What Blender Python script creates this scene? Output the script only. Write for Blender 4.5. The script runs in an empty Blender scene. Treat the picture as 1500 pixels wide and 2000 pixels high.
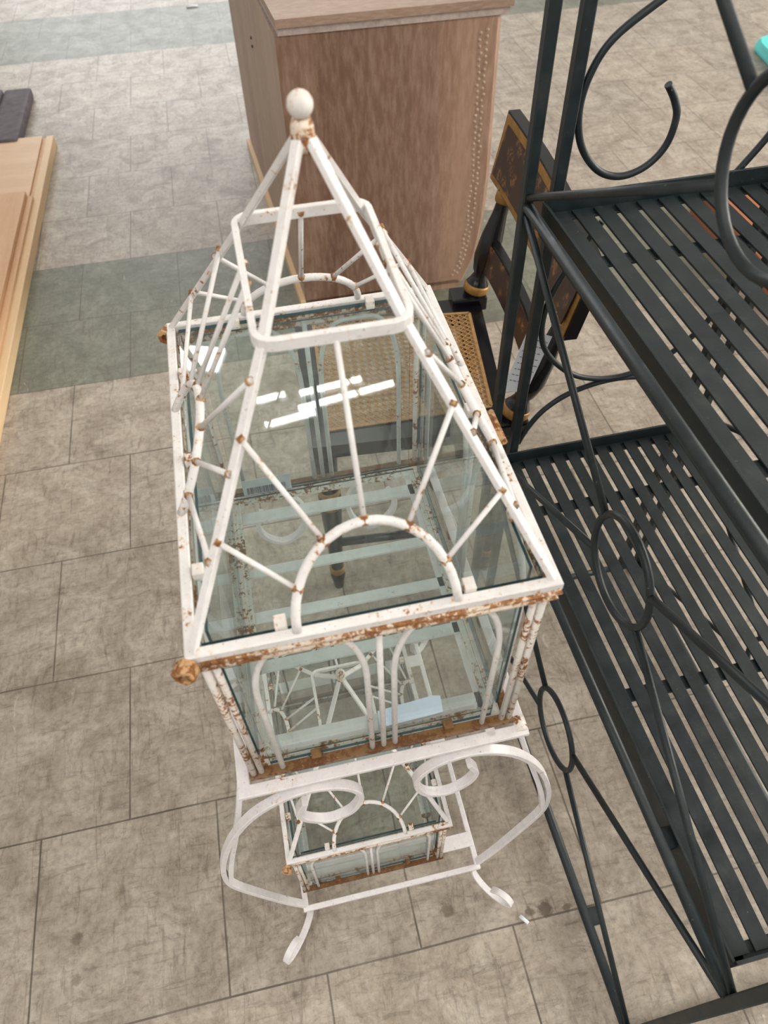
import bpy, bmesh, math, random
from mathutils import Vector, Matrix
random.seed(7)
S = bpy.context.scene
COL = S.collection

# ------------------------------------------------------------------ camera
cam_data = bpy.data.cameras.new('camera')
cam = bpy.data.objects.new('camera', cam_data)
COL.objects.link(cam)
R_, U_, F_ = Vector((0.99956, -0.02296, -0.01845)), Vector((0.0294, 0.7786, 0.6268)), Vector((0.0, 0.6271, -0.7789))
F_.normalize(); R_ = (R_ - F_ * R_.dot(F_)).normalized(); U_ = R_.cross(F_).normalized()
m = Matrix((R_, U_, -F_)).transposed().to_4x4()
m.translation = Vector((0, 0, 1.3501))
cam.matrix_world = m
cam_data.sensor_fit = 'VERTICAL'
cam_data.sensor_height = 36.0
cam_data.sensor_width = 27.0
cam_data.lens = 36.0 * 1431.9 / 2000.0
cam_data.clip_start = 0.02
cam_data.dof.use_dof = True
cam_data.dof.focus_distance = 0.92
cam_data.dof.aperture_fstop = 8.0
S.camera = cam

# ------------------------------------------------------------------ world, lights, exposure
w = bpy.data.worlds.new('world'); S.world = w; w.use_nodes = True
w.node_tree.nodes['Background'].inputs[0].default_value = (1.0, 0.985, 0.96, 1)
w.node_tree.nodes['Background'].inputs[1].default_value = 0.58
S.view_settings.view_transform = 'Standard'
S.view_settings.look = 'None'
S.view_settings.gamma = 1.0
S.view_settings.use_curve_mapping = False
S.view_settings.exposure = 0.13

def area(name, loc, target, sx, sy, power, color):
    d = bpy.data.lights.new(name, 'AREA'); d.shape = 'RECTANGLE'; d.size = sx; d.size_y = sy
    d.energy = power; d.color = color
    o = bpy.data.objects.new(name, d); COL.objects.link(o); o.location = loc
    o.rotation_euler = (Vector(target) - Vector(loc)).to_track_quat('-Z', 'Y').to_euler()
    return o
area('window_daylight', (-1.5, 9.0, 2.1), (0.0, 1.5, 0.2), 5.0, 2.4, 150, (0.95, 0.98, 1.0))
area('side_window_daylight', (6.5, 2.5, 2.6), (0.5, 1.5, 0.2), 4.0, 2.4, 420, (1.0, 0.95, 0.86))

# ------------------------------------------------------------------ node helpers
def nt(name):
    mt = bpy.data.materials.new(name); mt.use_nodes = True
    t = mt.node_tree
    return mt, t, t.nodes['Principled BSDF']
def N(t, typ, **k):
    n = t.nodes.new(typ)
    for a, b in k.items(): setattr(n, a, b)
    return n
def ramp(t, src, stops, interp='LINEAR'):
    r = N(t, 'ShaderNodeValToRGB'); r.color_ramp.interpolation = interp
    el = r.color_ramp.elements
    while len(el) < len(stops): el.new(0.5)
    for e, (p, c) in zip(el, stops):
        e.position = p; e.color = (c[0], c[1], c[2], 1) if isinstance(c, tuple) else (c, c, c, 1)
    t.links.new(src, r.inputs[0]); return r.outputs[0]
def noise(t, vec, scale, detail=4, rough=0.6, dist=0.0):
    n = N(t, 'ShaderNodeTexNoise'); n.inputs['Scale'].default_value = scale
    n.inputs['Detail'].default_value = detail; n.inputs['Roughness'].default_value = rough
    n.inputs['Distortion'].default_value = dist
    t.links.new(vec, n.inputs['Vector']); return n.outputs['Fac']
def mapping(t, vec, scale=(1, 1, 1), rot=(0, 0, 0), loc=(0, 0, 0)):
    mp = N(t, 'ShaderNodeMapping'); mp.inputs['Scale'].default_value = scale
    mp.inputs['Rotation'].default_value = rot; mp.inputs['Location'].default_value = loc
    t.links.new(vec, mp.inputs['Vector']); return mp.outputs[0]
def mix(t, fac, a, b, mode='MIX'):
    x = N(t, 'ShaderNodeMix', data_type='RGBA', blend_type=mode)
    for sock, v in ((x.inputs[0], fac), (x.inputs[6], a), (x.inputs[7], b)):
        if isinstance(v, (int, float)): sock.default_value = v
        elif isinstance(v, tuple): sock.default_value = (*v, 1)
        else: t.links.new(v, sock)
    return x.outputs[2]
def math_(t, op, a, b=0.0, clamp=False):
    x = N(t, 'ShaderNodeMath', operation=op, use_clamp=clamp)
    for i, v in enumerate((a, b)):
        if isinstance(v, (int, float)): x.inputs[i].default_value = v
        else: t.links.new(v, x.inputs[i])
    return x.outputs[0]
def objco(t): return N(t, 'ShaderNodeTexCoord').outputs['Object']
def bump(t, b, h, strength=0.3, dist=0.002):
    x = N(t, 'ShaderNodeBump'); x.inputs['Strength'].default_value = strength; x.inputs['Distance'].default_value = dist
    t.links.new(h, x.inputs['Height']); t.links.new(x.outputs[0], b.inputs['Normal'])

def painted_iron(name, base, rust_amt, halo_c=(0.66, 0.42, 0.22), tint=(0.30, 0.115, 0.035)):
    mt, t, b = nt(name); co = objco(t)
    n1 = noise(t, co, 38, 5, 0.7)
    n2 = noise(t, co, 210, 4, 0.65)
    n3 = noise(t, co, 420, 3, 0.6)
    grime = ramp(t, noise(t, co, 60, 4, 0.7), [(0.35, 0.90), (0.6, 1.0)])
    col = mix(t, 1.0, base, grime, 'MULTIPLY')
    col = mix(t, ramp(t, n3, [(0.66, 0.0), (0.72, 0.75)]), col, (0.16, 0.13, 0.11))
    s = math_(t, 'ADD', math_(t, 'MULTIPLY', n1, 0.55), math_(t, 'MULTIPLY', n2, 0.45))
    m1 = ramp(t, s, [(rust_amt, 0.0), (rust_amt + 0.035, 1.0)])
    halo = ramp(t, s, [(rust_amt - 0.05, 0.0), (rust_amt + 0.03, 0.6)])
    col = mix(t, halo, col, halo_c)
    rc = ramp(t, n3, [(0.35, (0.13, 0.045, 0.015)), (0.6, tint), (0.8, (0.50, 0.24, 0.08))])
    col = mix(t, m1, col, rc)
    t.links.new(col, b.inputs['Base Color'])
    r = ramp(t, m1, [(0, 0.38), (1, 0.85)]); t.links.new(r, b.inputs['Roughness'])
    bump(t, b, s, 0.35, 0.0015)
    return mt

M = {}
M['white'] = painted_iron('white_paint', (0.84, 0.81, 0.80), 0.595)
M['white_clean'] = painted_iron('white_paint_clean', (0.84, 0.80, 0.81), 0.625)
M['white_rusty'] = painted_iron('white_paint_rusty', (0.80, 0.76, 0.72), 0.53)
M['rim_rust'] = painted_iron('rust_speckled_rail', (0.78, 0.68, 0.58), 0.485, tint=(0.36, 0.15, 0.045))
M['rust'] = painted_iron('rusted_iron', (0.55, 0.34, 0.17), 0.47, halo_c=(0.42, 0.21, 0.07), tint=(0.26, 0.10, 0.025))
M['brown_rust'] = painted_iron('brown_rust', (0.20, 0.095, 0.025), 0.48, halo_c=(0.10, 0.045, 0.014), tint=(0.11, 0.045, 0.012))

def glass_mat(name, tint, rough=0.0):
    mt = bpy.data.materials.new(name); mt.use_nodes = True; t = mt.node_tree
    for n in list(t.nodes): t.nodes.remove(n)
    out = N(t, 'ShaderNodeOutputMaterial'); tr = N(t, 'ShaderNodeBsdfTransparent'); gl = N(t, 'ShaderNodeBsdfGlossy')
    tr.inputs[0].default_value = (*tint, 1); gl.inputs['Roughness'].default_value = rough
    gl.inputs['Color'].default_value = (0.95, 0.98, 1, 1)
    fr = N(t, 'ShaderNodeFresnel'); ge = N(t, 'ShaderNodeNewGeometry')
    t.links.new(math_(t, 'ADD', 1.42, math_(t, 'MULTIPLY', ge.outputs['Backfacing'], 1 / 1.42 - 1.42)), fr.inputs[0])
    mx = N(t, 'ShaderNodeMixShader')
    dirt = ramp(t, noise(t, objco(t), 14, 5, 0.7), [(0.45, 0.0), (0.85, 0.05)])
    df = N(t, 'ShaderNodeBsdfDiffuse'); df.inputs[0].default_value = (0.5, 0.52, 0.48, 1)
    m2 = N(t, 'ShaderNodeMixShader')
    t.links.new(dirt, m2.inputs[0]); t.links.new(tr.outputs[0], m2.inputs[1]); t.links.new(df.outputs[0], m2.inputs[2])
    t.links.new(fr.outputs[0], mx.inputs[0]); t.links.new(m2.outputs[0], mx.inputs[1]); t.links.new(gl.outputs[0], mx.inputs[2])
    t.links.new(mx.outputs[0], out.inputs[0])
    return mt
M['glass'] = glass_mat('window_glass', (0.948, 0.976, 0.970))
mt, t, b = nt('glass_edge'); b.inputs['Base Color'].default_value = (0.03, 0.085, 0.095, 1); b.inputs['Roughness'].default_value = 0.1
M['glass_edge'] = mt

def plain(name, c, rough=0.5, metal=0.0, nscale=0, namt=0.2):
    mt, t, b = nt(name); b.inputs['Roughness'].default_value = rough; b.inputs['Metallic'].default_value = metal
    co = objco(t)
    f = ramp(t, noise(t, co, nscale or 25, 4, 0.65), [(0.3, 1 - namt), (0.7, 1 + namt * 0.4)])
    t.links.new(mix(t, 1.0, c, f, 'MULTIPLY'), b.inputs['Base Color'])
    return mt
def black_iron():
    mt, t, b = nt('dark_green_iron'); co = objco(t)
    n = noise(t, co, 26, 5, 0.7); n2 = noise(t, co, 300, 3, 0.6)
    col = ramp(t, n, [(0.3, (0.005, 0.010, 0.012)), (0.55, (0.010, 0.018, 0.021)), (0.78, (0.034, 0.037, 0.034))])
    col = mix(t, ramp(t, n2, [(0.70, 0.0), (0.74, 0.5)]), col, (0.30, 0.28, 0.24))
    t.links.new(col, b.inputs['Base Color'])
    t.links.new(ramp(t, n, [(0.3, 0.38), (0.8, 0.62)]), b.inputs['Roughness'])
    bump(t, b, n2, 0.15, 0.001)
    return mt
M['iron'] = black_iron()

def wood(name, dark, light, axis='Z', scale=7.0, rough=0.5, white=0.0):
    mt, t, b = nt(name); co = objco(t)
    sc = {'Z': (1, 1, 0.08), 'Y': (1, 0.08, 1), 'X': (0.08, 1, 1)}[axis]
    n = noise(t, mapping(t, co, sc), scale, 6, 0.62, 0.6)
    nf = noise(t, mapping(t, co, tuple(a if a == 1 else a * 2.5 for a in sc)), scale * 20, 4, 0.7)
    s = math_(t, 'ADD', math_(t, 'MULTIPLY', n, 0.72), math_(t, 'MULTIPLY', nf, 0.28))
    col = ramp(t, s, [(0.34, dark), (0.52, tuple((a + c) / 2 for a, c in zip(dark, light))), (0.66, light)])
    if white: col = mix(t, ramp(t, nf, [(0.45, 0.0), (0.7, white)]), col, (0.66, 0.55, 0.48))
    t.links.new(col, b.inputs['Base Color']); b.inputs['Roughness'].default_value = rough
    return mt
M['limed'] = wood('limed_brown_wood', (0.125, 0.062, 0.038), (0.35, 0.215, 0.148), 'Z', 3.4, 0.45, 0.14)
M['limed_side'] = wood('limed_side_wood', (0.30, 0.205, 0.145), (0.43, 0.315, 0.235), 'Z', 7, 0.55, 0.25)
M['limed_top'] = wood('limed_top_wood', (0.27, 0.175, 0.12), (0.39, 0.275, 0.205), 'X', 9, 0.6, 0.2)
M['lip'] = plain('worn_pale_edge', (0.46, 0.38, 0.34), 0.3, 0, 60, 0.3)
M['pine'] = wood('pine_wood', (0.52, 0.29, 0.145), (0.68, 0.43, 0.25), 'Y', 8, 0.45)
M['pine_light'] = wood('light_pine_wood', (0.56, 0.35, 0.20), (0.72, 0.50, 0.32), 'X', 6, 0.45)
M['pine_pale'] = wood('pale_pine_edge', (0.62, 0.42, 0.23), (0.78, 0.58, 0.36), 'Y', 8, 0.5)
M['terracotta'] = wood('terracotta_painted_wood', (0.30, 0.085, 0.03), (0.46, 0.16, 0.07), 'Y', 9, 0.5)
M['cane'] = plain('woven_cane', (0.44, 0.245, 0.092), 0.5, 0, 120, 0.35)
M['chair_black'] = plain('black_lacquer', (0.004, 0.004, 0.006), 0.22, 0, 40, 0.3)
M['gold'] = plain('antique_gold', (0.36, 0.19, 0.045), 0.42, 0.35, 60, 0.4)
M['paper'] = plain('paper', (0.82, 0.84, 0.90), 0.7, 0, 60, 0.05)
M['blue_paper'] = plain('pale_blue_paper', (0.62, 0.75, 0.93), 0.6, 0, 30, 0.05)
M['grey_label'] = plain('grey_label', (0.42, 0.47, 0.48), 0.6, 0, 60, 0.2)
M['ink'] = plain('ink', (0.10, 0.11, 0.13), 0.6)
M['teal'] = plain('turquoise_plastic', (0.09, 0.68, 0.66), 0.25, 0, 8, 0.05)
M['dusk'] = plain('dark_purple_grey_fabric', (0.105, 0.085, 0.10), 0.7, 0, 20, 0.5)

def stencil_mat():
    mt, t, b = nt('gold_stencilled_lacquer'); co = objco(t)
    v = N(t, 'ShaderNodeTexVoronoi'); v.inputs['Scale'].default_value = 34; t.links.new(co, v.inputs['Vector'])
    n = noise(t, co, 70, 4, 0.6, 1.5)
    f = math_(t, 'MULTIPLY', ramp(t, v.outputs['Distance'], [(0.25, 1.0), (0.5, 0.0)]), ramp(t, n, [(0.45, 0.0), (0.6, 0.8)]))
    col = mix(t, f, (0.035, 0.014, 0.008), (0.30, 0.14, 0.045))
    t.links.new(col, b.inputs['Base Color']); b.inputs['Roughness'].default_value = 0.35
    return mt
M['stencil'] = stencil_mat()

TILE = 0.3048
def floor_mat():
    mt, t, b = nt('vinyl_tile_floor'); co = objco(t)
    br = N(t, 'ShaderNodeTexBrick'); br.offset = 0.5; br.offset_frequency = 2; br.squash = 1.0
    br.inputs['Scale'].default_value = 1.0; br.inputs['Brick Width'].default_value = TILE; br.inputs['Row Height'].default_value = TILE
    br.inputs['Mortar Size'].default_value = 0.0018; br.inputs['Mortar Smooth'].default_value = 0.3
    br.inputs['Bias'].default_value = 0.0
    br.inputs['Color1'].default_value = (0, 0, 0, 1); br.inputs['Color2'].default_value = (1, 1, 1, 1); br.inputs['Mortar'].default_value = (0.5, 0.5, 0.5, 1)
    wob = N(t, 'ShaderNodeTexNoise'); wob.inputs['Scale'].default_value = 6; t.links.new(co, wob.inputs['Vector'])
    wv = N(t, 'ShaderNodeVectorMath', operation='SCALE'); t.links.new(wob.outputs['Color'], wv.inputs[0]); wv.inputs['Scale'].default_value = 0.004
    ad = N(t, 'ShaderNodeVectorMath', operation='ADD'); t.links.new(co, ad.inputs[0]); t.links.new(wv.outputs[0], ad.inputs[1])
    off = N(t, 'ShaderNodeVectorMath', operation='ADD'); t.links.new(ad.outputs[0], off.inputs[0]); off.inputs[1].default_value = (-0.002, -0.002, 0)
    t.links.new(off.outputs[0], br.inputs['Vector'])
    sep = N(t, 'ShaderNodeSeparateXYZ'); t.links.new(co, sep.inputs[0])
    # two-tile-wide green bands, repeating every eight rows
    k = math_(t, 'FLOORED_MODULO', math_(t, 'DIVIDE', sep.outputs[1], TILE), 8.0)
    band = math_(t, 'GREATER_THAN', k, 6.0)
    big = noise(t, co, 1.1, 4, 0.6)
    med = noise(t, co, 10, 6, 0.74, 0.8)
    fine = noise(t, co, 70, 5, 0.78)
    cream = ramp(t, med, [(0.34, (0.255, 0.208, 0.162)), (0.5, (0.36, 0.305, 0.247)), (0.66, (0.455, 0.40, 0.335))])
    green = ramp(t, med, [(0.34, (0.125, 0.127, 0.092)), (0.5, (0.168, 0.172, 0.128)), (0.68, (0.225, 0.23, 0.175))])
    col = mix(t, band, cream, green)
    tint = ramp(t, br.outputs['Color'], [(0.0, 0.92), (1.0, 1.05)])
    col = mix(t, 1.0, col, tint, 'MULTIPLY')
    col = mix(t, 1.0, col, ramp(t, fine, [(0.32, 0.70), (0.5, 1.0), (0.68, 1.15)]), 'MULTIPLY')
    # short dark scuffs in two directions
    for i, (sc, rt, th, st) in enumerate((((1, 0.16, 1), 0.25, 0.62, 0.52), ((0.16, 1, 1), 0.3, 0.625, 0.48), ((0.35, 1, 1), 1.1, 0.65, 0.45))):
        n_ = noise(t, mapping(t, co, sc, (0, 0, rt), (3.1 * i, 1.7, 0)), 70, 5, 0.78, 1.0)
        col = mix(t, ramp(t, n_, [(th - 0.08, 0.0), (th + 0.05, st)]), col, (0.085, 0.065, 0.05))
    pale = noise(t, mapping(t, co, (1, 0.25, 1), (0, 0, 0.9), (9, 2, 0)), 60, 5, 0.75, 1.2)
    col = mix(t, ramp(t, pale, [(0.64, 0.0), (0.74, 0.5)]), col, (0.66, 0.62, 0.56))
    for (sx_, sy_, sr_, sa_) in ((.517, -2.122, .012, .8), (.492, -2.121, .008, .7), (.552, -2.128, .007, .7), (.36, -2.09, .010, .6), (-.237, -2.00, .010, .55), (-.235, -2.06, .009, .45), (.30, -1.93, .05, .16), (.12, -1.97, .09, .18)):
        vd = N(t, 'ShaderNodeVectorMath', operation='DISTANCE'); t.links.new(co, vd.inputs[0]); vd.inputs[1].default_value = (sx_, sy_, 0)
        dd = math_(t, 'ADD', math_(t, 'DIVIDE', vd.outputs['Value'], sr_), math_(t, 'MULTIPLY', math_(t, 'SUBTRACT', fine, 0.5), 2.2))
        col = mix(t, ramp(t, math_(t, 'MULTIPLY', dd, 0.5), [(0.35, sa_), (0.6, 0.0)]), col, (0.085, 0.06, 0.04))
    # isolated dark stains
    v = N(t, 'ShaderNodeTexVoronoi'); v.inputs['Scale'].default_value = 2.1; t.links.new(co, v.inputs['Vector'])
    sd = math_(t, 'ADD', v.outputs['Distance'], math_(t, 'MULTIPLY', fine, 0.12))
    col = mix(t, ramp(t, sd, [(0.075, 0.75), (0.10, 0.0)]), col, (0.11, 0.09, 0.07))
    col = mix(t, math_(t, 'MULTIPLY', br.outputs['Fac'], ramp(t, noise(t, co, 9, 3), [(0.3, 0.55), (0.65, 1.0)])), col, (0.075, 0.06, 0.045))
    t.links.new(col, b.inputs['Base Color'])
    t.links.new(ramp(t, med, [(0.3, 0.50), (0.7, 0.40)]), b.inputs['Roughness'])
    b.inputs['Specular IOR Level'].default_value = 0.6
    bump(t, b, fine, 0.10, 0.001)
    return mt
M['floor'] = floor_mat()
M['ceiling'] = plain('ceiling_board', (0.78, 0.78, 0.76), 0.8, 0, 6, 0.05)
mt = bpy.data.materials.new('lamp_glow'); mt.use_nodes = True
bb = mt.node_tree.nodes['Principled BSDF']; bb.inputs['Emission Color'].default_value = (1, 0.97, 0.92, 1); bb.inputs['Emission Strength'].default_value = 20
M['glow'] = mt
M['housing'] = plain('lamp_housing', (0.7, 0.7, 0.7), 0.5)

# ------------------------------------------------------------------ mesh helpers
class MB:
    def __init__(s): s.bm = bmesh.new(); s.mi = 0
    def face(s, vs):
        try: f = s.bm.faces.new(vs); f.material_index = s.mi; return f
        except ValueError: return None
    def box(s, lo, hi, bev=0.0):
        x0, y0, z0 = lo; x1, y1, z1 = hi
        v = [s.bm.verts.new(p) for p in ((x0,y0,z0),(x1,y0,z0),(x1,y1,z0),(x0,y1,z0),(x0,y0,z1),(x1,y0,z1),(x1,y1,z1),(x0,y1,z1))]
        fs = [s.face([v[i] for i in q]) for q in ((3,2,1,0),(4,5,6,7),(0,1,5,4),(1,2,6,5),(2,3,7,6),(3,0,4,7))]
        if bev:
            es = {e for f in fs for e in f.edges}
            bmesh.ops.bevel(s.bm, geom=list(es), offset=bev, segments=2, profile=0.6, affect='EDGES')
        return fs
    def sweep(s, pts, prof, closed=False, up=None, caps=True, smooth=True, scale=None):
        """sweep a 2D profile (list of (a,b)) along points; up fixes the 'b' direction"""
        P = [Vector(p) for p in pts]; n = len(P); rings = []
        nrm = None
        for i in range(n):
            if closed: d = (P[(i + 1) % n] - P[i]).normalized() + (P[i] - P[i - 1]).normalized()
            elif i == 0: d = P[1] - P[0]
            elif i == n - 1: d = P[-1] - P[-2]
            else: d = (P[i + 1] - P[i]).normalized() + (P[i] - P[i - 1]).normalized()
            d.normalize()
            if up is not None:
                u = Vector(up); u = (u - d * u.dot(d))
                if u.length < 1e-4: u = d.orthogonal()
                u.normalize()
            else:
                if nrm is None:
                    nrm = Vector((0, 0, 1)) if abs(d.z) < 0.9 else Vector((0, 1, 0))
                u = nrm - d * nrm.dot(d)
                if u.length < 1e-5: u = d.orthogonal()
                u.normalize(); nrm = u
            a = d.cross(u).normalized()
            # mitre compensation
            k = 1.0
            if (closed or 0 < i < n - 1):
                e = (P[(i + 1) % n] - P[i]).normalized(); c = max(0.5, d.dot(e)); k = 1.0 / c
            sc = scale[i] if scale else 1.0
            side = (e.cross(d)) if k > 1.02 else None
            ring = []
            for (pa, pb) in prof:
                off = a * pa * sc + u * pb * sc
                if side is not None and side.length > 1e-5:
                    ax = side.normalized(); inpl = ax.cross(d).normalized()
                    off = off + inpl * off.dot(inpl) * (k - 1)
                ring.append(s.bm.verts.new(P[i] + off))
            rings.append(ring)
        m_ = len(prof)
        for i in range(n if closed else n - 1):
            r0, r1 = rings[i], rings[(i + 1) % n]
            for j in range(m_):
                f = s.face((r0[j], r0[(j + 1) % m_], r1[(j + 1) % m_], r1[j]))
                if f and smooth: f.smooth = True
        if caps and not closed:
            s.face(rings[0][::-1]); s.face(rings[-1])
    def rod(s, pts, r, closed=False, sides=10, scale=None):
        s.sweep(pts, [(r * math.cos(2 * math.pi * k / sides), r * math.sin(2 * math.pi * k / sides)) for k in range(sides)], closed, scale=scale)
    def bar(s, pts, wa, wb, up=(0, 0, 1), closed=False):
        b_ = min(wa, wb) * 0.12; x, y = wa / 2, wb / 2
        s.sweep(pts, [(-x + b_, -y), (x - b_, -y), (x, -y + b_), (x, y - b_), (x - b_, y), (-x + b_, y), (-x, y - b_), (-x, -y + b_)], closed, up, smooth=False)
    def lathe(s, prof, c=(0, 0, 0), sides=24, axis=None, xdir=None):
        c = Vector(c); ax = Vector(axis).normalized() if axis else Vector((0, 0, 1))
        xa = ax.orthogonal().normalized() if xdir is None else Vector(xdir); ya = ax.cross(xa)
        rings = []
        for (r, z) in prof:
            if r < 1e-6: rings.append([s.bm.verts.new(c + ax * z)])
            else: rings.append([s.bm.verts.new(c + ax * z + (xa * math.cos(a) + ya * math.sin(a)) * r) for a in [2 * math.pi * k / sides for k in range(sides)]])
        for r0, r1 in zip(rings, rings[1:]):
            for j in range(sides):
                q = [r0[j % len(r0)], r0[(j + 1) % len(r0)], r1[(j + 1) % len(r1)], r1[j % len(r1)]]
                u = []
                for v in q:
                    if v not in u: u.append(v)
                if len(u) > 2:
                    f = s.face(u)
                    if f: f.smooth = sides > 8
        if len(rings[0]) > 1: s.face(rings[0][::-1])
        if len(rings[-1]) > 1: s.face(rings[-1])
    def prism(s, poly, z0, z1):
        a = [s.bm.verts.new((x, y, z0)) for x, y in poly]; b_ = [s.bm.verts.new((x, y, z1)) for x, y in poly]; n = len(poly)
        s.face(a[::-1]); s.face(b_)
        for i in range(n): s.face((a[i], a[(i + 1) % n], b_[(i + 1) % n], b_[i]))
    def build(s, name, mats, parent=None):
        bmesh.ops.recalc_face_normals(s.bm, faces=s.bm.faces[:])
        me = bpy.data.meshes.new(name); s.bm.to_mesh(me); s.bm.free()
        for mm in (mats if isinstance(mats, (list, tuple)) else [mats]): me.materials.append(M[mm])
        o = bpy.data.objects.new(name, me); COL.objects.link(o)
        if parent: o.parent = parent
        return o
def thing(name, label, cat, loc=(0, 0, 0), rz=0.0, group=None):
    o = bpy.data.objects.new(name, None); COL.objects.link(o); o.location = loc; o.rotation_euler = (0, 0, rz)
    o.empty_display_size = 0.05
    return tag(o, label, cat, group)
def tag(o, label, cat, group=None):
    o['label'] = label; o['category'] = cat
    if group: o['group'] = group
    return o
def structure(o): o['kind'] = 'structure'; return o
def smooth_pts(pts, n=8, closed=False):
    P = [Vector(p) for p in pts]; out = []; L = len(P)
    for i in range(L if closed else L - 1):
        if closed: a, b_, c, d = P[i - 1], P[i], P[(i + 1) % L], P[(i + 2) % L]
        else: a, b_, c, d = P[max(i - 1, 0)], P[i], P[i + 1], P[min(i + 2, L - 1)]
        for k in range(n):
            t_ = k / n; t2 = t_ * t_; t3 = t2 * t_
            out.append(0.5 * ((2 * b_) + (c - a) * t_ + (2 * a - 5 * b_ + 4 * c - d) * t2 + (-a + 3 * b_ - 3 * c + d) * t3))
    if not closed: out.append(P[-1])
    return out

# ------------------------------------------------------------------ room
G = 0.1912
fl = MB(); fl.bm.faces.new([fl.bm.verts.new(p) for p in ((-9, -9, 0), (9, -9, 0), (9, 9, 0), (-9, 9, 0))])
floor = structure(fl.build('floor', 'floor'))
floor.location = (-0.6655, 2.2267, 0); floor.rotation_euler = (0, 0, G)
ce = MB(); ce.box((-7, -7, 4.3), (7, 9.5, 4.4)); structure(ce.build('ceiling', 'ceiling'))

# ceiling lamps (mirrored in the glass lid, plus added unseen rows behind the camera)
def lamp(x0, y0, x1, y1, label, wd=0.036):
    d = Vector((x1 - x0, y1 - y0, 0)); L = d.length; a = math.atan2(d.y, d.x)
    o = thing('ceiling_light', label, 'ceiling light', ((x0 + x1) / 2, (y0 + y1) / 2, 4.3), a, 'fluorescent ceiling lights')
    h = MB(); h.box((-L / 2 - .02, -wd / 2 - .02, -0.05), (L / 2 + .02, wd / 2 + .02, 0.0)); h.build('housing', 'housing', o)
    h = MB(); h.box((-L / 2, -wd / 2, -0.08), (L / 2, wd / 2, -0.052)); h.build('diffuser', 'glow', o)
LAMPS = [(-0.86, 3.93, -0.50, 4.06), (-0.62, 4.10, 0.10, 4.36), (-0.62, 4.27, -0.15, 4.42), (-0.95, 4.20, -0.74, 4.27)]
LAB = ['tube mirrored as the lowest bright streak in the lid', 'long tube mirrored as the second streak running over the cane seat', 'long tube mirrored as the uppermost streak in the lid', 'short tube mirrored as the small leftmost streak in the lid']
for q_, l_ in zip(LAMPS, LAB): lamp(*q_, 'fluorescent ceiling ' + l_)
lamp(-1.66, 4.75, -1.28, 4.70, 'bright square ceiling panel mirrored in the lid corner', 0.26)
for x_ in (-3.4, -1.0, 1.4, 3.8):  # extra lamp rows out of view, added to light the scene
    for y_ in (-4.2, -2.6, -1.0):
        lamp(x_, y_, x_ + 1.2, y_ + 0.23, 'added unseen ceiling lamp behind the camera that lights the scene', 0.22)

# ------------------------------------------------------------------ white terrariums
TX, TY, TYAW = -0.04292, 0.46338, 0.19443
def glo(x, y, z=0.0):
    c, s_ = math.cos(TYAW), math.sin(TYAW)
    return (TX + x * c - y * s_, TY + x * s_ + y * c, z)

def pane(name, pts, thick, parent, nrm):
    """glass slab; outer rim faces get the dark green edge look"""
    g = MB(); n_ = Vector(nrm).normalized() * thick / 2
    a = [g.bm.verts.new(Vector(p) - n_) for p in pts]; b_ = [g.bm.verts.new(Vector(p) + n_) for p in pts]; k = len(pts)
    g.face(a[::-1]); g.face(b_)
    g.mi = 1
    for i in range(k): g.face((a[i], a[(i + 1) % k], b_[(i + 1) % k], b_[i]))
    return g.build(name, ['glass', 'glass_edge'], parent)

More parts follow.
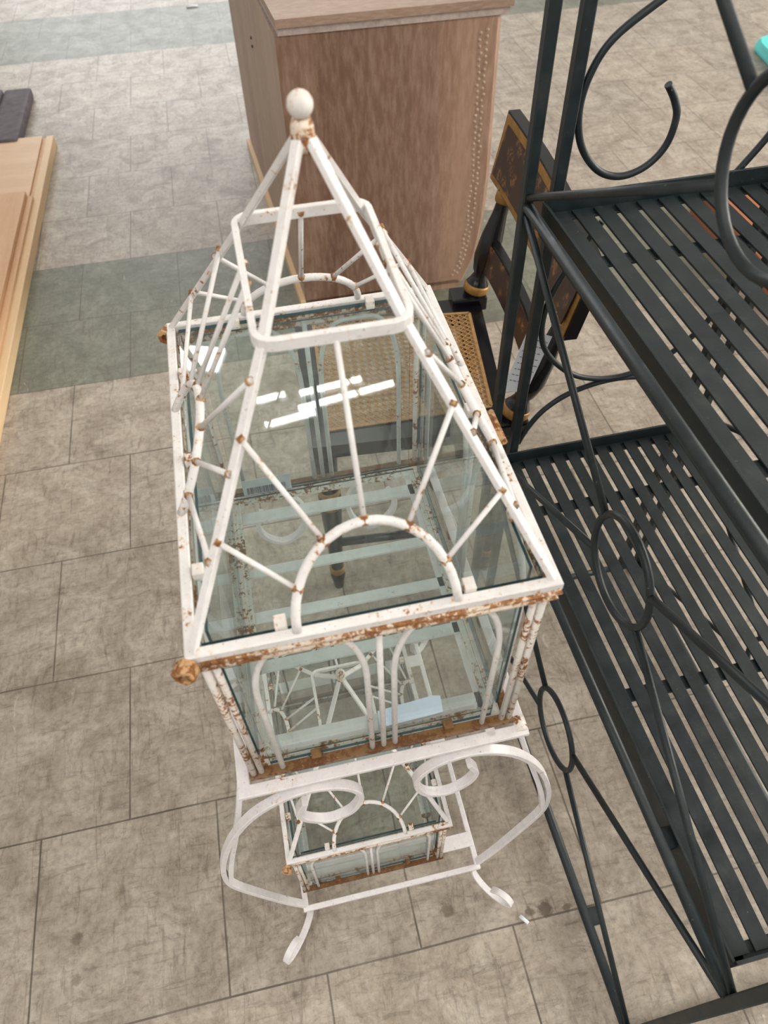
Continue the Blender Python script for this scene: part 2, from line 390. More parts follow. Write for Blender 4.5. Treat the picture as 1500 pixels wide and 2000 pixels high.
def make_terrarium(name, label, loc, W, D, H, w_, d_, ringw, ringd, ringz, apexz, ball, k, bars=True):
    """origin at base centre; W,D rim size at height H, w_,d_ base size; k scales member thickness"""
    o = thing(name, label, 'terrarium', loc, TYAW)
    hw, hd, bw, bd = W / 2, D / 2, w_ / 2, d_ / 2
    sw = lambda z: bw + (hw - .004 - bw) * z / H
    sd = lambda z: bd + (hd - .004 - bd) * z / H
    # base frame: four rusty bars with an inner ledge
    m_ = MB()
    m_.bar([(-bw, -bd, .006 * k), (bw, -bd, .006 * k), (bw, bd, .006 * k), (-bw, bd, .006 * k)], .009 * k, .010 * k, closed=True)
    ob = m_.build('base_frame', 'brown_rust', o); ob['label'] = 'heavily rusted brown base frame'
    m_ = MB(); i = .012 * k
    m_.bar([(-bw + i, -bd + i, .003), (bw - i, -bd + i, .003), (bw - i, bd - i, .003), (-bw + i, bd - i, .003)], .014 * k, .004 * k, closed=True)
    m_.build('inner_ledge', 'white_rusty', o)
    # rim: square bar frame above a thinner under-rail
    m_ = MB(); m_.bar([(-hw, -hd, H), (hw, -hd, H), (hw, hd, H), (-hw, hd, H)], .0085 * k, .0085 * k, closed=True)
    m_.build('rim_frame', 'white', o)
    m_ = MB(); e_ = -.001; m_.rod([(-hw + e_, -hd + e_, H - .0085 * k), (hw - e_, -hd + e_, H - .0085 * k), (hw - e_, hd - e_, H - .0085 * k), (-hw + e_, hd - e_, H - .0085 * k)], .0044 * k, True, 10)
    ob = m_.build('under_rail', 'rim_rust', o); ob['label'] = 'rust spotted rail under the rim'
    m_ = MB(); m_.rod([(-hw, -hd, H - .0175 * k), (hw, -hd, H - .0175 * k), (hw, hd, H - .0175 * k), (-hw, hd, H - .0175 * k)], .0040 * k, True, 8)
    m_.build('lower_rail', 'rim_rust', o)
    # corner posts
    for sx in (-1, 1):
        for sy in (-1, 1):
            m_ = MB()
            m_.rod([(sx * bw, sy * bd, .006), (sx * sw(H), sy * sd(H), H - .008)], .0035 * k, sides=8)
            m_.rod([(sx * (bw - .0078 * k), sy * bd, .006), (sx * (sw(H) - .0078 * k), sy * sd(H), H - .008)], .0031 * k, sides=8)
            m_.build('corner_post', 'white_rusty', o)
    # mullions and arched rods per wall
    top = H - .018 * k; rr = .0028 * k
    def P(face, u, z):
        x_, y_ = sw(z), sd(z)
        if face == 'f': return (u * x_, -y_, z)
        if face == 'b': return (u * x_, y_, z)
        if face == 'l': return (-x_, u * y_, z)
        return (x_, u * y_, z)
    for face in 'fblr':
        L = W if face in 'fb' else D
        m_ = MB(); m_.rod([P(face, 0, .006), P(face, 0, H - .012 * k)], rr, sides=8); m_.build('mullion', 'white', o)
        for sg in (-1, 1):
            u0, u1 = sg * (0.012 * k * 2 / L), sg * (1 - 0.030 * k * 2 / L)
            ru = .33 * abs(u1 - u0); rz = .30 * H
            pts = [P(face, u1, .008), P(face, u1, top - rz)]
            for j in range(1, 9):
                a = j / 8 * math.pi / 2
                pts.append(P(face, u1 - sg * ru * (1 - math.cos(a)), top - rz * (1 - math.sin(a))))
            for j in range(0, 9):
                a = j / 8 * math.pi / 2
                pts.append(P(face, u0 + sg * ru * (1 - math.sin(a)), top - rz * (1 - math.cos(a))))
            pts.append(P(face, u0, .008))
            m_ = MB(); m_.rod(pts, rr, sides=8); m_.build('arched_rod', 'white', o)
    # glass walls just inside the rods, floor pane and lid
    q = .007 * k
    zb, zt = .010, H - .006 * k
    for face in 'fblr':
        s0, s1 = P(face, -1, zb), P(face, 1, zb); s2, s3 = P(face, 1, zt), P(face, -1, zt)
        n_ = Vector({'f': (0, 1, 0), 'b': (0, -1, 0), 'l': (1, 0, 0), 'r': (-1, 0, 0)}[face]) * q
        sh = .018 * k
        def tr(p):
            p = Vector(p) + n_
            if face in 'fb': p.x *= 1 - sh / hw
            else: p.y *= 1 - sh / hd
            return p
        g = pane('glass_pane', [tr(s0), tr(s1), tr(s2), tr(s3)], .0025, o, n_)
        g['label'] = {'f': 'front glass pane', 'b': 'rear glass pane', 'l': 'left glass pane', 'r': 'right glass pane'}[face]
    a_, b_ = bw - .013 * k, bd - .013 * k
    g = pane('glass_floor', [(-a_, -b_, .0085), (a_, -b_, .0085), (a_, b_, .0085), (-a_, b_, .0085)], .003, o, (0, 0, 1))
    a_, b_ = hw - .0075 * k, hd - .0075 * k
    g = pane('glass_lid', [(-a_, -b_, H), (a_, -b_, H), (a_, b_, H), (-a_, b_, H)], .004, o, (0, 0, 1))
    g['label'] = 'flat glass lid lying inside the rim'
    # clips on the rim
    c = .009 * k
    for (cx_, cy_) in [(-.26 * W, -hd + .010 * k), (.26 * W, -hd + .010 * k), (-.26 * W, hd - .010 * k), (.26 * W, hd - .010 * k),
                       (-hw + .010 * k, -.32 * D), (-hw + .010 * k, -.01 * D), (-hw + .010 * k, .29 * D), (hw - .010 * k, -.32 * D), (hw - .010 * k, 0), (hw - .010 * k, .29 * D)]:
        m_ = MB(); m_.box((cx_ - c / 2, cy_ - c / 2 - .001, H - .002), (cx_ + c / 2, cy_ + c / 2 + .001, H + .008 * k), .001)
        m_.build('glass_clip', 'white_rusty', o)
    for cx_ in (-.25 * W, .25 * W):
        m_ = MB(); m_.box((cx_ - .005 * k, -bd - .001, .008 * k), (cx_ + .005 * k, -bd + .009 * k, .017 * k), .001)
        m_.build('base_clip', 'brown_rust', o)
    # hex nut at left corners
    for sy in ((-1, 1) if k > .9 else (-1,)):
        m_ = MB(); m_.lathe([(.0035 * k, 0), (.0085 * k, .0), (.009 * k, .001), (.009 * k, .011 * k), (.008 * k, .012 * k), (.004 * k, .012 * k), (.0035 * k, .005 * k)], (-hw - .003 * k, sy * hd + (-.004 if sy < 0 else .0), H - .004), 6, (-.35, -.9, .1))
        ob = m_.build('hex_nut', 'rust', o); ob['label'] = 'rusty hexagonal nut on the left corner'
    # hinge on the right rim
    if k > .9:
        m_ = MB(); m_.box((hw + .004, -.045, H - .012), (hw + .007, -.005, H + .004), .001); m_.rod([(hw + .008, -.045, H + .002), (hw + .008, -.005, H + .002)], .003, sides=8)
        ob = m_.build('hinge', 'rust', o); ob['label'] = 'orange rusted hinge on the right rim'
    # roof: four rafters, ring, collar and ball
    rw, rd = ringw / 2, ringd / 2
    apx = Vector((0, 0, apexz))
    for sx in (-1, 1):
        for sy in (-1, 1):
            rafter = [(sx * (hw - .002), sy * (hd - .002), H + .004), (sx * (rw - .001), sy * (rd - .001), ringz - .001), (sx * .004 * k, sy * .004 * k, apexz)]
            m_ = MB(); m_.bar(rafter, .0074 * k, .0050 * k, up=(sx * .8, sy * .6, 0.6)); m_.build('rafter', 'white', o)
    cr = .012 * k; rp = []
    for (cx_, cy_, a0) in ((rw - cr, rd - cr, 0), (-rw + cr, rd - cr, 90), (-rw + cr, -rd + cr, 180), (rw - cr, -rd + cr, 270)):
        for j in range(5):
            a = math.radians(a0 + j * 22.5); rp.append((cx_ + cr * math.cos(a), cy_ + cr * math.sin(a), ringz + .003))
    m_ = MB(); m_.bar([(x_ * 1.05, y_ * 1.03, z_) for x_, y_, z_ in rp], .0052 * k, .0095 * k, closed=True); m_.build('roof_ring', 'white', o)
    m_ = MB(); m_.lathe([(.0001, -.010 * k), (.0068 * k, -.008 * k), (.0078 * k, 0), (.0072 * k, .008 * k), (.0055 * k, .012 * k)], apx, 16)
    m_.build('apex_collar', 'rim_rust', o)
    m_ = MB(); pr = [(ball * math.sin(math.pi * j / 14), -ball * math.cos(math.pi * j / 14)) for j in range(15)]; pr[0] = (0, -ball); pr[-1] = (0, ball)
    m_.lathe(pr, apx + Vector((0, 0, .012 * k + ball * .92)), 24)
    ob = m_.build('ball_finial', 'white_rusty', o); ob['label'] = 'round ball finial at the peak'
    # sunburst tracery on the four roof slopes
    RH = ringz - H
    def Q(face, u, v):
        """u metres across at the rim line, v 0..1 from rim to ring"""
        y_ = hd + (rd - hd) * v; x_ = hw + (rw - hw) * v; z_ = H + .004 + RH * v
        return Vector({'f': (u, -y_, z_), 'b': (u, y_, z_), 'l': (-x_, u, z_), 'r': (x_, u, z_)}[face])
    for face in 'fblr':
        hL, hR = (hw, rw) if face in 'fb' else (hd, rd)
        ar = hL * .44 if face in 'fb' else hL * .325
        av = .36
        arc = [Q(face, -ar * math.cos(math.pi * j / 20), av * math.sin(math.pi * j / 20) if 0 < j < 20 else 0.0) for j in range(21)]
        m_ = MB(); m_.rod(arc, .0036 * k, sides=10); m_.build('sunburst_arch', 'white', o)
        if face in 'fb': rays = [(26, -.70, .385), (60, -.49, .72), (90, 0, 1), (120, .49, .72), (154, .70, .385)]
        else: rays = [(18, -.80, .31), (42, -.65, .60), (66, -.50, .89), (90, -.08, 1), (112, .25, 1), (136, .43, .80), (160, .64, .39)]
        for a, uu, vv in rays:
            a = math.radians(a); p0 = Q(face, -ar * math.cos(a), av * math.sin(a)); lim = hL + (hR - hL) * vv
            p1 = Q(face, (1 if uu > 0 else -1) * lim if 0 < vv < 1 else uu * hR, vv)
            if uu == 0: p1 = Q(face, 0, 1)
            m_ = MB(); m_.rod([p0, p1], .0021 * k, sides=8)
            m_.mi = 1; m_.rod([p0 - (p1 - p0).normalized() * .003, p0 + (p1 - p0).normalized() * .004], .0036 * k, sides=8)
            m_.rod([p1 - (p1 - p0).normalized() * .004, p1], .0029 * k, sides=8); m_.build('ray_rod', ['white', 'rust'], o)
    return o

BIG_Z = 0.617
big = make_terrarium('glass_terrarium', 'large white rusty terrarium with pyramid roof on top of the stand', glo(0, 0, BIG_Z),
                     .272, .384, .268, .263, .371, .0985, .153, .434, .527, .0082, 1.0)
small = make_terrarium('glass_terrarium', 'small white terrarium on the lower shelf of the scroll-legged stand', glo(-.0255, -.028, .103),
                       .222, .322, .197, .216, .31, .071, .095, .304, .368, .0065, .74)
# barcode sticker on the rear pane
m_ = MB(); m_.box((-.105, .1745, .011), (-.043, .1752, .039), 0); lab = m_.build('barcode_label', 'grey_label', big); lab['label'] = 'grey barcode sticker on the rear pane'
m_ = MB(); x_ = -.100
while x_ < -.05:
    wd = random.choice((.0005, .0009, .0014)); m_.box((x_, .1738, .013), (x_ + wd, .1744, .025), 0); x_ += wd + random.choice((.0006, .0009, .0013))
m_.build('barcode', 'ink', lab)

# ------------------------------------------------------------------ stand
st = thing('scroll_leg_stand', 'white iron plant stand with scrolled legs under the large terrarium', 'plant stand', glo(0, 0, 0), TYAW)
W2, D2, ZT = .1445, .196, .609
m_ = MB(); m_.bar([(-W2, -D2, ZT), (W2, -D2, ZT), (W2, D2, ZT), (-W2, D2, ZT)], .0125, .006, closed=True)
m_.build('top_frame', 'white_clean', st)
for y_, wd in ((-.160, .030), (-.064, .014), (0, .014), (.064, .014), (.150, .018)):
    m_ = MB(); m_.bar([(-W2 + .004, y_, ZT + .001), (W2 - .004, y_, ZT + .001)], wd, .004); m_.build('cross_strap', 'white_clean', st)
m_ = MB(); m_.bar([(.112, -D2, ZT + .001), (.112, D2, ZT + .001)], .010, .004); m_.build('cross_strap', 'white_clean', st)
m_ = MB(); m_.rod([(W2, -D2 - .002, ZT), (W2, -D2 + .014, ZT)], .0075); m_.build('corner_cap', 'white_rusty', st)
ZL = .095; wl, dl = .1365, .207
m_ = MB(); m_.bar([(-wl, -dl, ZL), (wl, -dl, ZL), (wl, dl, ZL), (-wl, dl, ZL)], .008, .008, closed=True); m_.build('lower_frame', 'white_clean', st)
for y_ in (-.166, 0.0, .16):
    m_ = MB(); m_.bar([(-wl, y_, ZL + .006), (wl, y_, ZL + .006)], .022, .004); m_.build('lower_strap', 'white_clean', st)
for sx in (-1, 1):
    for sy in (-1, 1):
        base = [(.1365, ZL), (.160, .150), (.188, .232), (.208, .300), (.212, .345)]
        upF = [(.204, .410), (.178, .495), (.140, .562), (.093, .594), (.052, .585), (.031, .549), (.041, .503), (.068, .486), (.092, .505), (.099, .533), (.090, .560)]
        fy = sy * .2005
        m_ = MB(); m_.bar(smooth_pts([(sx * x_, fy, z_) for x_, z_ in base + upF], 6), .0064, .0108, up=(0, 1, 0)); m_.build('leg_scroll', 'white_clean', st)
        sd = [(.208, fy * 1.01, .335), (.196, fy * .985, .40), (.172, fy * .93, .49), (.156, fy * .83, .555), (.150, fy * .70, .588), (.149, .118 * sy, .594), (.149, .075 * sy, .585), (.149, .052 * sy, .549),
              (.149, .060 * sy, .505), (.149, .088 * sy, .486), (.149, .112 * sy, .505), (.149, .119 * sy, .533), (.149, .110 * sy, .558)]
        m_ = MB(); m_.bar(smooth_pts([(sx * x_, y_, z_) for x_, y_, z_ in sd], 6), .0108, .0062, up=(sx * .35, 0, 1) if False else (sx, 0, .0001)); m_.build('side_scroll', 'white_clean', st)
        ft = [(0, ZL), (-.006, .070), (.000, .042), (.018, .017), (.040, .006), (.062, .012), (.070, .030), (.060, .045), (.044, .044), (.034, .031)]
        c_ = (sx * .1365, sy * dl); dg = Vector((sx * .66, sy * .75, 0))
        m_ = MB(); m_.bar(smooth_pts([(c_[0] + dg.x * a, c_[1] + dg.y * a, z_) for a, z_ in ft], 6), .0042, .010, up=(-dg.y, dg.x, 0)); m_.build('curled_foot', 'white_clean', st)
# pale blue card lying in the big terrarium
m_ = MB(); a_ = [(.000, -.168), (.067, -.166), (.069, -.148), (.062, -.146), (.001, -.150)]
m_.prism(a_, BIG_Z + .0105, BIG_Z + .0112)
pl = m_.build('price_card', 'blue_paper'); pl.location = glo(0, 0, 0); pl.rotation_euler = (0, 0, TYAW)
tag(pl, 'blank pale blue card lying flat inside the large terrarium', 'card')

# ------------------------------------------------------------------ dark green iron rack
SR = 0.8934; RY = .20326
rk = thing('slatted_shelf_rack', 'tall dark green iron shelf rack with slatted shelves and ring braces', 'shelf rack', (.180, .830, 0), RY)
RW, RL = .42 * SR, .776
zU, zL, zB = .896, .456, .020
zT = 2 * zU - zL
def rp(x_, t_, z_): return (x_, -t_, z_)
for x_ in (0, RW):
    for t_ in (0, RL):
        m_ = MB(); m_.bar([rp(x_, t_, 0), rp(x_, t_, zT)], .0138, .0138, up=(1, 0, 0)); m_.build('corner_post', 'iron', rk)
for x_ in (.037, RW - .037):
    m_ = MB(); m_.bar([rp(x_, 0, 0.0), rp(x_, 0, zT)], .014, .014, up=(1, 0, 0)); m_.build('inner_post', 'iron', rk)
for z_ in (zB, zL, zU, zT):
    for x_ in (0, RW):
        m_ = MB(); m_.rod([rp(x_, 0, z_), rp(x_, RL, z_)], .0066 if z_ > .1 else .0078, sides=12); m_.build('side_rail', 'iron', rk)
for z_ in (zB, zT):
    for t_ in (0, RL):
        m_ = MB(); m_.rod([rp(0, t_, z_), rp(RW, t_, z_)], .0066, sides=12); m_.build('end_rail', 'iron', rk)
# ring braces: three storeys on both long sides
cr = .0635
for (za, zb_) in ((zB, zL), (zL, zU), (zU, zT)):
    zc = (za + zb_) / 2; tc = RL / 2
    for x_ in (0, RW):
        m_ = MB(); m_.rod([rp(x_, tc + cr * math.cos(a), zc + cr * math.sin(a)) for a in [2 * math.pi * j / 40 for j in range(40)]], .0045, True, 10); m_.build('brace_ring', 'iron', rk)
        for (t0, z0) in ((0, za), (0, zb_), (RL, za), (RL, zb_)):
            d_ = Vector((0, -t0 + tc, z0 - zc)).normalized() * (cr + .001)
            m_ = MB(); m_.rod([(x_, -tc + d_.y, zc + d_.z), rp(x_, t0, z0 + (.008 if z0 == za else -.008))], .0045, sides=10); m_.build('brace_rod', 'iron', rk)
# trays with slats
def tray(zc, x0, n):
    x1, t0, t1 = RW - x0, .010, RL - .030
    xa_, xb_ = x0 - .003, x1 + .003
    for k_, (a, b_) in enumerate((((xa_, t0), (xb_, t0)), ((xb_, t0), (xb_, t1)), ((xb_, t1), (xa_, t1)), ((xa_, t1), (xa_, t0)))):
        hh = .042 if k_ in (1, 3) else .030; zt_ = zc + .006 if k_ in (1, 3) else zc + .012
        m_ = MB(); m_.bar([rp(a[0], a[1], zt_ - hh / 2), rp(b_[0], b_[1], zt_ - hh / 2)], .0035, hh)
        d_ = Vector((b_[0] - a[0], -(b_[1] - a[1]), 0)).normalized(); n_ = Vector((-d_.y, d_.x, 0)) * -.009
        m_.bar([Vector(rp(a[0], a[1], zc - .0105)) + n_, Vector(rp(b_[0], b_[1], zc - .0105)) + n_], .018, .003)
        m_.build('tray_edge', 'iron', rk)
    pitch = (x1 - x0) / n
    for i in range(n):
        xc = x0 + pitch * (i + .5)
        m_ = MB(); m_.bar([rp(xc, t0 + .006, zc - .0075), rp(xc, t1 - .006, zc - .0075)], pitch - .0070, .003, up=(0, 0, 1)); m_.build('slat', 'iron', rk)
    for t_ in (.12, .44):
        m_ = MB(); m_.bar([rp(x0, t_, zc - .0115), rp(x1, t_, zc - .0115)], .018, .004, up=(0, 0, 1)); m_.build('slat_support', 'iron', rk)
    for (xa, xb) in ((0, x0), (x1, RW)):
        m_ = MB(); m_.bar([rp(xa, .615, zc - .008), rp(xb, .615, zc - .008)], .024, .012, up=(0, 0, 1)); m_.build('tray_bracket', 'iron', rk)
tray(zU, .0215, 12); tray(zL, .021, 13)
m_ = MB(); m_.bar([rp(-.002, .62, zB + .0), rp(.022, .62, zB + .0)], .026, .012, up=(0, 0, 1)); m_.build('rail_bracket', 'iron', rk)
# scrolls in the far end panel
def zs(z_): return 1.3501 + SR * (z_ - 1.3501)
sc1 = [(.42, 1.085), (.34, 1.12), (.25, 1.115), (.175, 1.09), (.128, 1.064), (.079, 1.030), (.058, .993), (.053, .952), (.065, .910), (.094, .876), (.129, .863), (.163, .872), (.185, .897), (.189, .931), (.180, .953), (.165, .973)]
m_ = MB(); m_.rod(smooth_pts([(x_ * SR, 0.0, zs(z_)) for x_, z_ in sc1[3:]], 6), .0043, sides=10); m_.build('end_scroll', 'iron', rk)
sc2 = [(.292, .826), (.314, .858), (.333, .888), (.350, .922), (.362, .960), (.368, 1.0)]
m_ = MB(); m_.rod(smooth_pts([(x_ * SR, 0.0, zs(z_)) for x_, z_ in sc2], 6), .0043, sides=10); m_.build('end_scroll', 'iron', rk)
sc3 = [(.118, .80), (.085, .745), (.062, .69), (.055, .64), (.066, .59), (.10, .545), (.145, .512), (.21, .497), (.275, .512), (.32, .545), (.354, .59), (.365, .64), (.358, .69), (.335, .745)]
m_ = MB(); m_.rod(smooth_pts([(x_ * SR, 0.0, zs(z_)) for x_, z_ in sc3], 6), .0043, sides=10); m_.build('end_scroll', 'iron', rk)
sc4 = [(.05, .375), (.062, .408), (.085, .445), (.12, .473), (.165, .489), (.21, .494), (.255, .489), (.30, .473), (.335, .445), (.358, .408), (.37, .375)]
m_ = MB(); m_.rod(smooth_pts([(x_ * SR, 0.0, zs(z_)) for x_, z_ in sc4], 6), .0043, sides=10); m_.build('end_arch', 'iron', rk)

# ------------------------------------------------------------------ caned chair
CY = .13
ch = thing('side_chair', 'black and gold painted chair with woven cane seat behind the terrarium', 'chair', (.03, 1.05, 0), CY)
# seat frame outline (x = front(-) to back(+)) slightly trapezoid
fo = [(-.175, .200), (-.175, -.165), (.172, -.172), (.205, .205)]
fi = [(-.138, .176), (-.142, -.130), (.150, -.120), (.172, .150)]
m_ = MB()
for i in range(4):
    j = (i + 1) % 4
    m_.prism([fo[i], fo[j], fi[j], fi[i]], .425, .455)
bmesh.ops.remove_doubles(m_.bm, verts=m_.bm.verts[:], dist=.0001)
m_.build('seat_frame', 'chair_black', ch)
m_ = MB()
def inq(u, v):
    a = Vector(fi[1]).lerp(Vector(fi[2]), u); b_ = Vector(fi[0]).lerp(Vector(fi[3]), u); return a.lerp(b_, v)
NU, NV = 22, 21
def strip(p, q, wd, z_):
    m_.bar([(p.x, p.y, z_), (q.x, q.y, z_)], wd, .0008, up=(0, 0, 1))
for i in range(NU + 1):
    for o_ in (-.0016, .0016):
        a, b_ = inq(i / NU, 0), inq(i / NU, 1); a = a + Vector((o_, 0)); b_ = b_ + Vector((o_, 0)); strip(a, b_, .0020, .4555)
for i in range(NV + 1):
    for o_ in (-.0016, .0016):
        a, b_ = inq(0, i / NV), inq(1, i / NV); a = a + Vector((0, o_)); b_ = b_ + Vector((0, o_)); strip(a, b_, .0020, .4563)
for i in range(-NV, NU + 1):
    a0, b0 = max(0, i), min(NU, i + NV)
    if b0 > a0: strip(inq(a0 / NU, (a0 - i) / NV), inq(b0 / NU, (b0 - i) / NV), .0022, .4571)
    a1, b1 = max(0, i), min(NU, i + NV)
    if b1 > a1: strip(inq(a1 / NU, 1 - (a1 - i) / NV), inq(b1 / NU, 1 - (b1 - i) / NV), .0022, .4578)
for i in range(4):
    p, q = Vector(fi[i]), Vector(fi[(i + 1) % 4]); strip(p, q, .006, .4583)
m_.build('cane_panel', 'cane', ch)
def turned(p0, p1, prof, name, rings=()):
    """prof: (fraction, radius) list; rings: (f0, f1, radius) gold bands"""
    p0, p1 = Vector(p0), Vector(p1); L = (p1 - p0).length
    m_ = MB(); m_.lathe([(r, f * L) for f, r in prof], p0, 20, p1 - p0)
    o_ = m_.build(name, 'chair_black', ch)
    for f0, f1, r in rings:
        m_ = MB(); m_.lathe([(r * .9, f0 * L), (r, (f0 * .8 + f1 * .2) * L), (r, (f0 * .2 + f1 * .8) * L), (r * .9, f1 * L)], p0, 20, p1 - p0)
        m_.build('gold_ring', 'gold', o_)
LEG = [(0, .010), (.06, .013), (.10, .016), (.14, .012), (.4, .0165), (.62, .021), (.66, .017), (.70, .022), (.74, .018), (.95, .021), (1, .021)]
for (x_, y_) in ((-.150, .165), (-.150, -.140), (.165, -.145), (.185, .180)):
    turned((x_ * 1.02, y_ * 1.04, 0), (x_, y_, .427), LEG, 'leg', ((.13, .17, .0165), (.63, .68, .0215), (.72, .75, .0215)))
for (a, b_) in (((-.150, .165, .20), (-.150, -.140, .20)), ((-.150, -.142, .15), (.165, -.147, .15)), ((-.150, .165, .15), (.185, .18, .15)), ((.165, -.147, .24), (.185, .18, .24))):
    m_ = MB(); m_.rod([a, b_], .009, sides=12); m_.build('stretcher', 'chair_black', ch)
POST = [(0, .020), (.06, .021), (.10, .024), (.16, .024), (.20, .019), (.26, .013), (.30, .018), (.42, .0235), (.60, .021), (.80, .014), (.90, .013), (1, .018)]
for (b0, t0) in (((.172, -.158, .452), (.240, -.155, .665)), ((.190, .200, .452), (.242, .212, .672))):
    turned(b0, t0, POST, 'back_post', ((.09, .17, .0255), (.90, 1.0, .018)))
# seat corner blocks with gilt scroll arms
for (x_, y_) in ((.175, -.160), (.190, .200)):
    m_ = MB(); m_.box((x_ - .045, y_ - .024, .440), (x_ + .026, y_ + .024, .470), .005); m_.build('corner_block', 'chair_black', ch)
# crest rail: long pillow board curved backwards
def board(name, mat, y0, y1, xb, zb0, zb1, zt0, zt1, th, bow, lean, parent=None):
    m_ = MB(); n = 10; R0 = []
    for i in range(n + 1):
        f = i / n; y_ = y0 + (y1 - y0) * f; cv = bow * (1 - (2 * f - 1) ** 2)
        zb_, zt_ = zb0 + (zb1 - zb0) * f, zt0 + (zt1 - zt0) * f
        R0.append([m_.bm.verts.new(p) for p in ((xb + cv, y_, zb_), (xb + cv + lean, y_, zt_), (xb + cv + lean + th, y_, zt_), (xb + cv + th, y_, zb_))])
    for a, b_ in zip(R0, R0[1:]):
        for j in range(4): m_.face((a[j], a[(j + 1) % 4], b_[(j + 1) % 4], b_[j]))
    m_.face(R0[0][::-1]); m_.face(R0[-1])
    return m_.build(name, mat, parent or ch)
cr_ = board('crest_rail', 'chair_black', -.200, .262, .222, .652, .672, .765, .790, .020, .012, .022)
g_ = board('gold_border', 'gold', -.196, .258, .2205, .656, .676, .761, .786, .002, .012, .022, cr_)
g_ = board('stencilled_panel', 'stencil', -.182, .244, .2196, .669, .689, .748, .773, .002, .012, .0200, cr_)
cs_ = board('back_slat', 'chair_black', -.150, .200, .205, .510, .520, .575, .585, .014, .010, .010)
board('stencilled_panel', 'stencil', -.138, .188, .2035, .516, .526, .569, .579, .002, .010, .009, cs_)
# paper tag hung on the near back post
tg = thing('paper_tag', 'white handwritten paper tag tied to the near back post of the chair', 'tag', (.03, 1.05, 0), CY)
m_ = MB()
ty = -.187
tq = [(.168, ty, .668), (.208, ty, .652), (.181, ty - .002, .545), (.140, ty - .004, .560)]
a = [m_.bm.verts.new(p) for p in tq]; b_ = [m_.bm.verts.new((p[0], p[1] - .0008, p[2])) for p in tq]
m_.face(a); m_.face(b_[::-1])
for i in range(4): m_.face((a[i], a[(i + 1) % 4], b_[(i + 1) % 4], b_[i]))
m_.build('sheet', 'paper', tg)
m_ = MB(); A_, B_, D_ = Vector(tq[0]), Vector(tq[1]), Vector(tq[3])
for r in range(8):
    f = .10 + r * .10; u = .10
    while u < .88:
        L = random.uniform(.06, .16); p = A_ + (B_ - A_) * u + (D_ - A_) * f; q = A_ + (B_ - A_) * min(u + L, .92) + (D_ - A_) * f
        off = Vector((0, -.0022, 0)); m_.bar([p + off, q + off], .0005, .0011); u += L + .06
m_.build('handwriting', 'ink', tg)
m_ = MB(); m_.rod([(.185, ty, .658), (.205, ty + .004, .672), (.228, -.180, .664)], .0007, sides=6); m_.build('string', 'paper', tg)

# ------------------------------------------------------------------ limed wood sideboard
cb = thing('sideboard', 'tall limed brown wood sideboard end panel behind the terrarium', 'sideboard', (-.235, 1.888, 0), .18557)
CL = 1.12
def cpoly(ins, xr):   # footprint; x along end panel, y into depth
    return [(0.0 + ins, 0.0 + ins), (xr - ins, 0.0 + ins), (xr - ins, CL), (-.065 + ins, CL)]
m_ = MB(); prof = [(0, .500), (.02, .513), (.10, .546), (.21, .562), (.34, .566), (.52, .563), (.735, .560)]
rings = []
for z_, xr in prof:
    rings.append([m_.bm.verts.new((x_, y_, z_ + .03 if z_ == 0 else z_)) for x_, y_ in [(.018, 0), (.018 + (xr - .018) * .33, 0), (.018 + (xr - .018) * .66, 0), (xr - .012, 0), (xr, .012), (xr, CL), (-.045, CL)]])
for r0, r1 in zip(rings, rings[1:]):
    for j in range(7):
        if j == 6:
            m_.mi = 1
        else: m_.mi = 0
        m_.face((r0[j], r0[(j + 1) % 7], r1[(j + 1) % 7], r1[j]))
m_.mi = 0; m_.face(rings[0][::-1]); m_.face(rings[-1])
m_.build('carcass', ['limed', 'limed_side'], cb)
m_ = MB(); m_.prism([(.026, -.004), (.575, -.004), (.578, CL + .02), (-.05, CL + .02)], .735, .752); m_.build('top_moulding', 'lip', cb)
m_ = MB(); m_.prism([(.022, -.010), (.582, -.010), (.584, CL + .02), (-.055, CL + .02)], .752, .770); m_.build('top', 'limed_top', cb)
m_ = MB(); m_.prism([(.003, -.002), (.018, -.002), (-.045, CL), (-.060, CL)], .0, .030); ob = m_.build('base_strip', 'pine_pale', cb); ob['label'] = 'pale wooden strip along the bottom edge'
m_ = MB(); m_.prism([(.018, 0.002), (.50, 0.002), (.50, CL - .01), (-.045, CL - .01)], .0, .031); m_.build('plinth', 'limed', cb)
# carved leafy strip near the right edge
m_ = MB()
for i in range(46):
    z_ = .05 + i * .0145; xr = 0
    for (z0, a), (z1, b_) in zip(prof, prof[1:]):
        if z0 <= z_ <= z1: xr = a + (b_ - a) * (z_ - z0) / (z1 - z0)
    for s_ in (-1, 1):
        cx_ = xr - .045 + s_ * .007 + random.uniform(-.003, .003)
        m_.lathe([(0, -.0025), (.0035, -.001), (.0045, 0), (.0035, .001), (0, .0025)], (cx_, -.0004, z_ + s_ * .003), 8, (0, 1, 0))
m_.build('carved_strip', 'limed_side', cb)
for (y_, z_) in ((.50, .575), (.50, .553)):
    m_ = MB(); m_.lathe([(.004, -.0005), (.004, .003), (0, .003)], (-.012, y_, z_), 10, (-1, 0, 0)); m_.build('screw_hole', 'chair_black', cb)

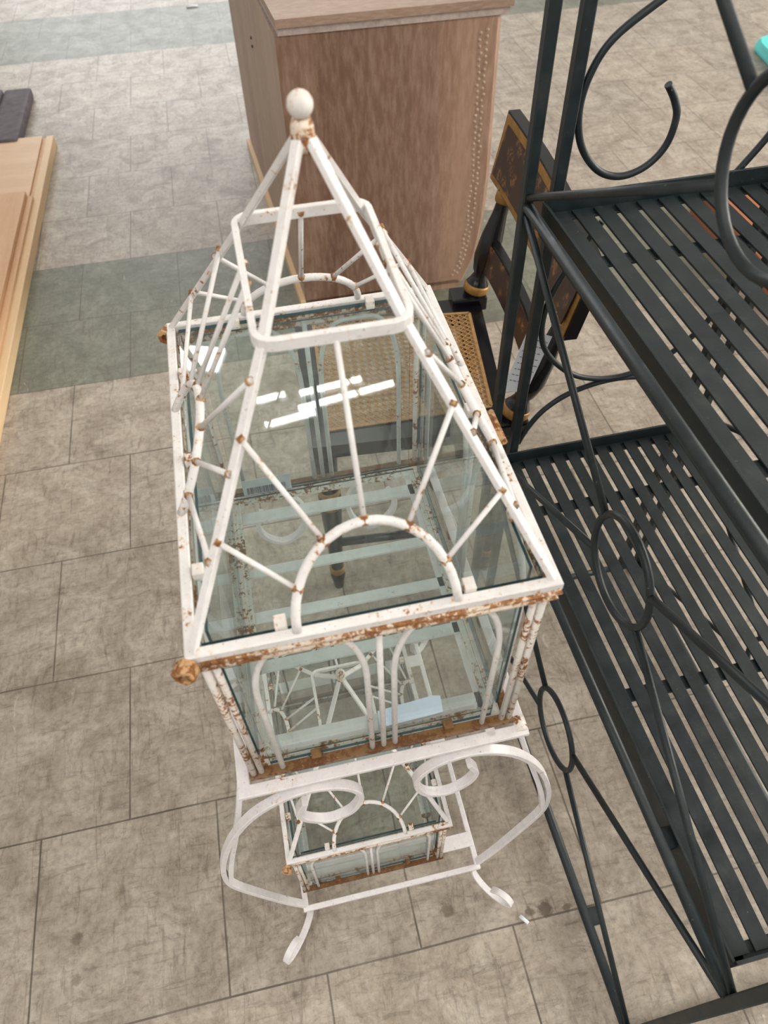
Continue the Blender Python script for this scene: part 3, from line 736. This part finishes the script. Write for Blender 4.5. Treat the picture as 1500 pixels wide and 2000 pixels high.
# ------------------------------------------------------------------ pine boards at left
def quad_board(name, label, pts, z0, z1, mat):
    m_ = MB(); m_.prism(pts, z0, z1); o_ = m_.build(name, mat); return tag(o_, label, 'board')
bd_ = thing('pine_panel', 'large pine panel lying flat on the floor with a grooved pale edge', 'panel', (-1.274, 3.041, 0), .168)
m_ = MB(); m_.box((-.60, -2.05, 0), (-.045, 0, .038), .002); m_.build('board', 'pine_light', bd_)
m_ = MB(); m_.box((-.045, -2.05, 0), (-.028, -.004, .030), .002); m_.build('groove', 'pine', bd_)
m_ = MB(); m_.box((-.028, -2.05, 0), (0, -.008, .040), .003); m_.build('edge_strip', 'pine_pale', bd_)
b2 = thing('pine_panel', 'smaller orange pine panel stacked on top of the large pine panel', 'panel', (-1.232, 2.534, .0405), .168)
m_ = MB(); m_.box((-.45, -1.5, 0), (0, 0, .028), .002); m_.build('board', 'pine', b2)
m_ = MB(); m_.box((.0005, -1.5, 0), (.020, -.006, .012), .002); m_.build('edge_strip', 'pine', b2)

# dark low cushion behind the boards
m_ = MB(); m_.box((-.30, -.52, 0), (-.118, 0, .05), .015); m_.box((-.115, -.52, 0), (0, 0, .045), .015)
dk = m_.build('floor_cushion', 'dusk'); dk.location = (-1.49, 3.50, 0); dk.rotation_euler = (0, 0, .17)
tag(dk, 'dark purple-grey padded cushion on the floor beyond the pine panels', 'cushion')

# terracotta chest seen through the rack slats
tc_ = thing('low_chest', 'low terracotta-painted wooden chest seen between the upper shelf slats', 'chest', (1.075, 2.40, 0), .137)
m_ = MB(); m_.box((.012, -.78, 0), (.60, -.02, .085), .004); m_.build('body', 'terracotta', tc_)
m_ = MB(); m_.box((0, -.80, .087), (.612, 0, .105), .005); m_.build('lid', 'terracotta', tc_)
# turquoise bin
tb = thing('plastic_tray', 'turquoise plastic tray on the floor at the right edge of the photo', 'tray', (1.775, 3.80, 0), .02)
m_ = MB(); m_.box((.01, -.72, 0), (.42, -.01, .05), .03 if False else .015); m_.build('body', 'teal', tb)
m_ = MB(); m_.prism([(.07, 0), (.02, -.03), (0, -.09), (0, -.68), (.05, -.73), (.43, -.73), (.43, 0)], .051, .062); m_.build('rim', 'teal', tb)

# scraps on the floor
m_ = MB(); m_.rod([(-.006, .006, .003), (.0, 0, .004), (.006, -.005, .003)], .003, sides=7)
o_ = m_.build('paper_scrap', 'paper'); o_.location = (.208, .226, 0); tag(o_, 'tiny white rolled paper scrap on the floor near the stand foot', 'scrap')
m_ = MB(); m_.rod([(-.03, .0, .004), (.0, .01, .006), (.03, .015, .004)], .005, sides=7)
o_ = m_.build('paper_scrap', 'paper'); o_.location = (-.95, 4.6, 0); tag(o_, 'tiny white scrap on the far green floor band', 'scrap')
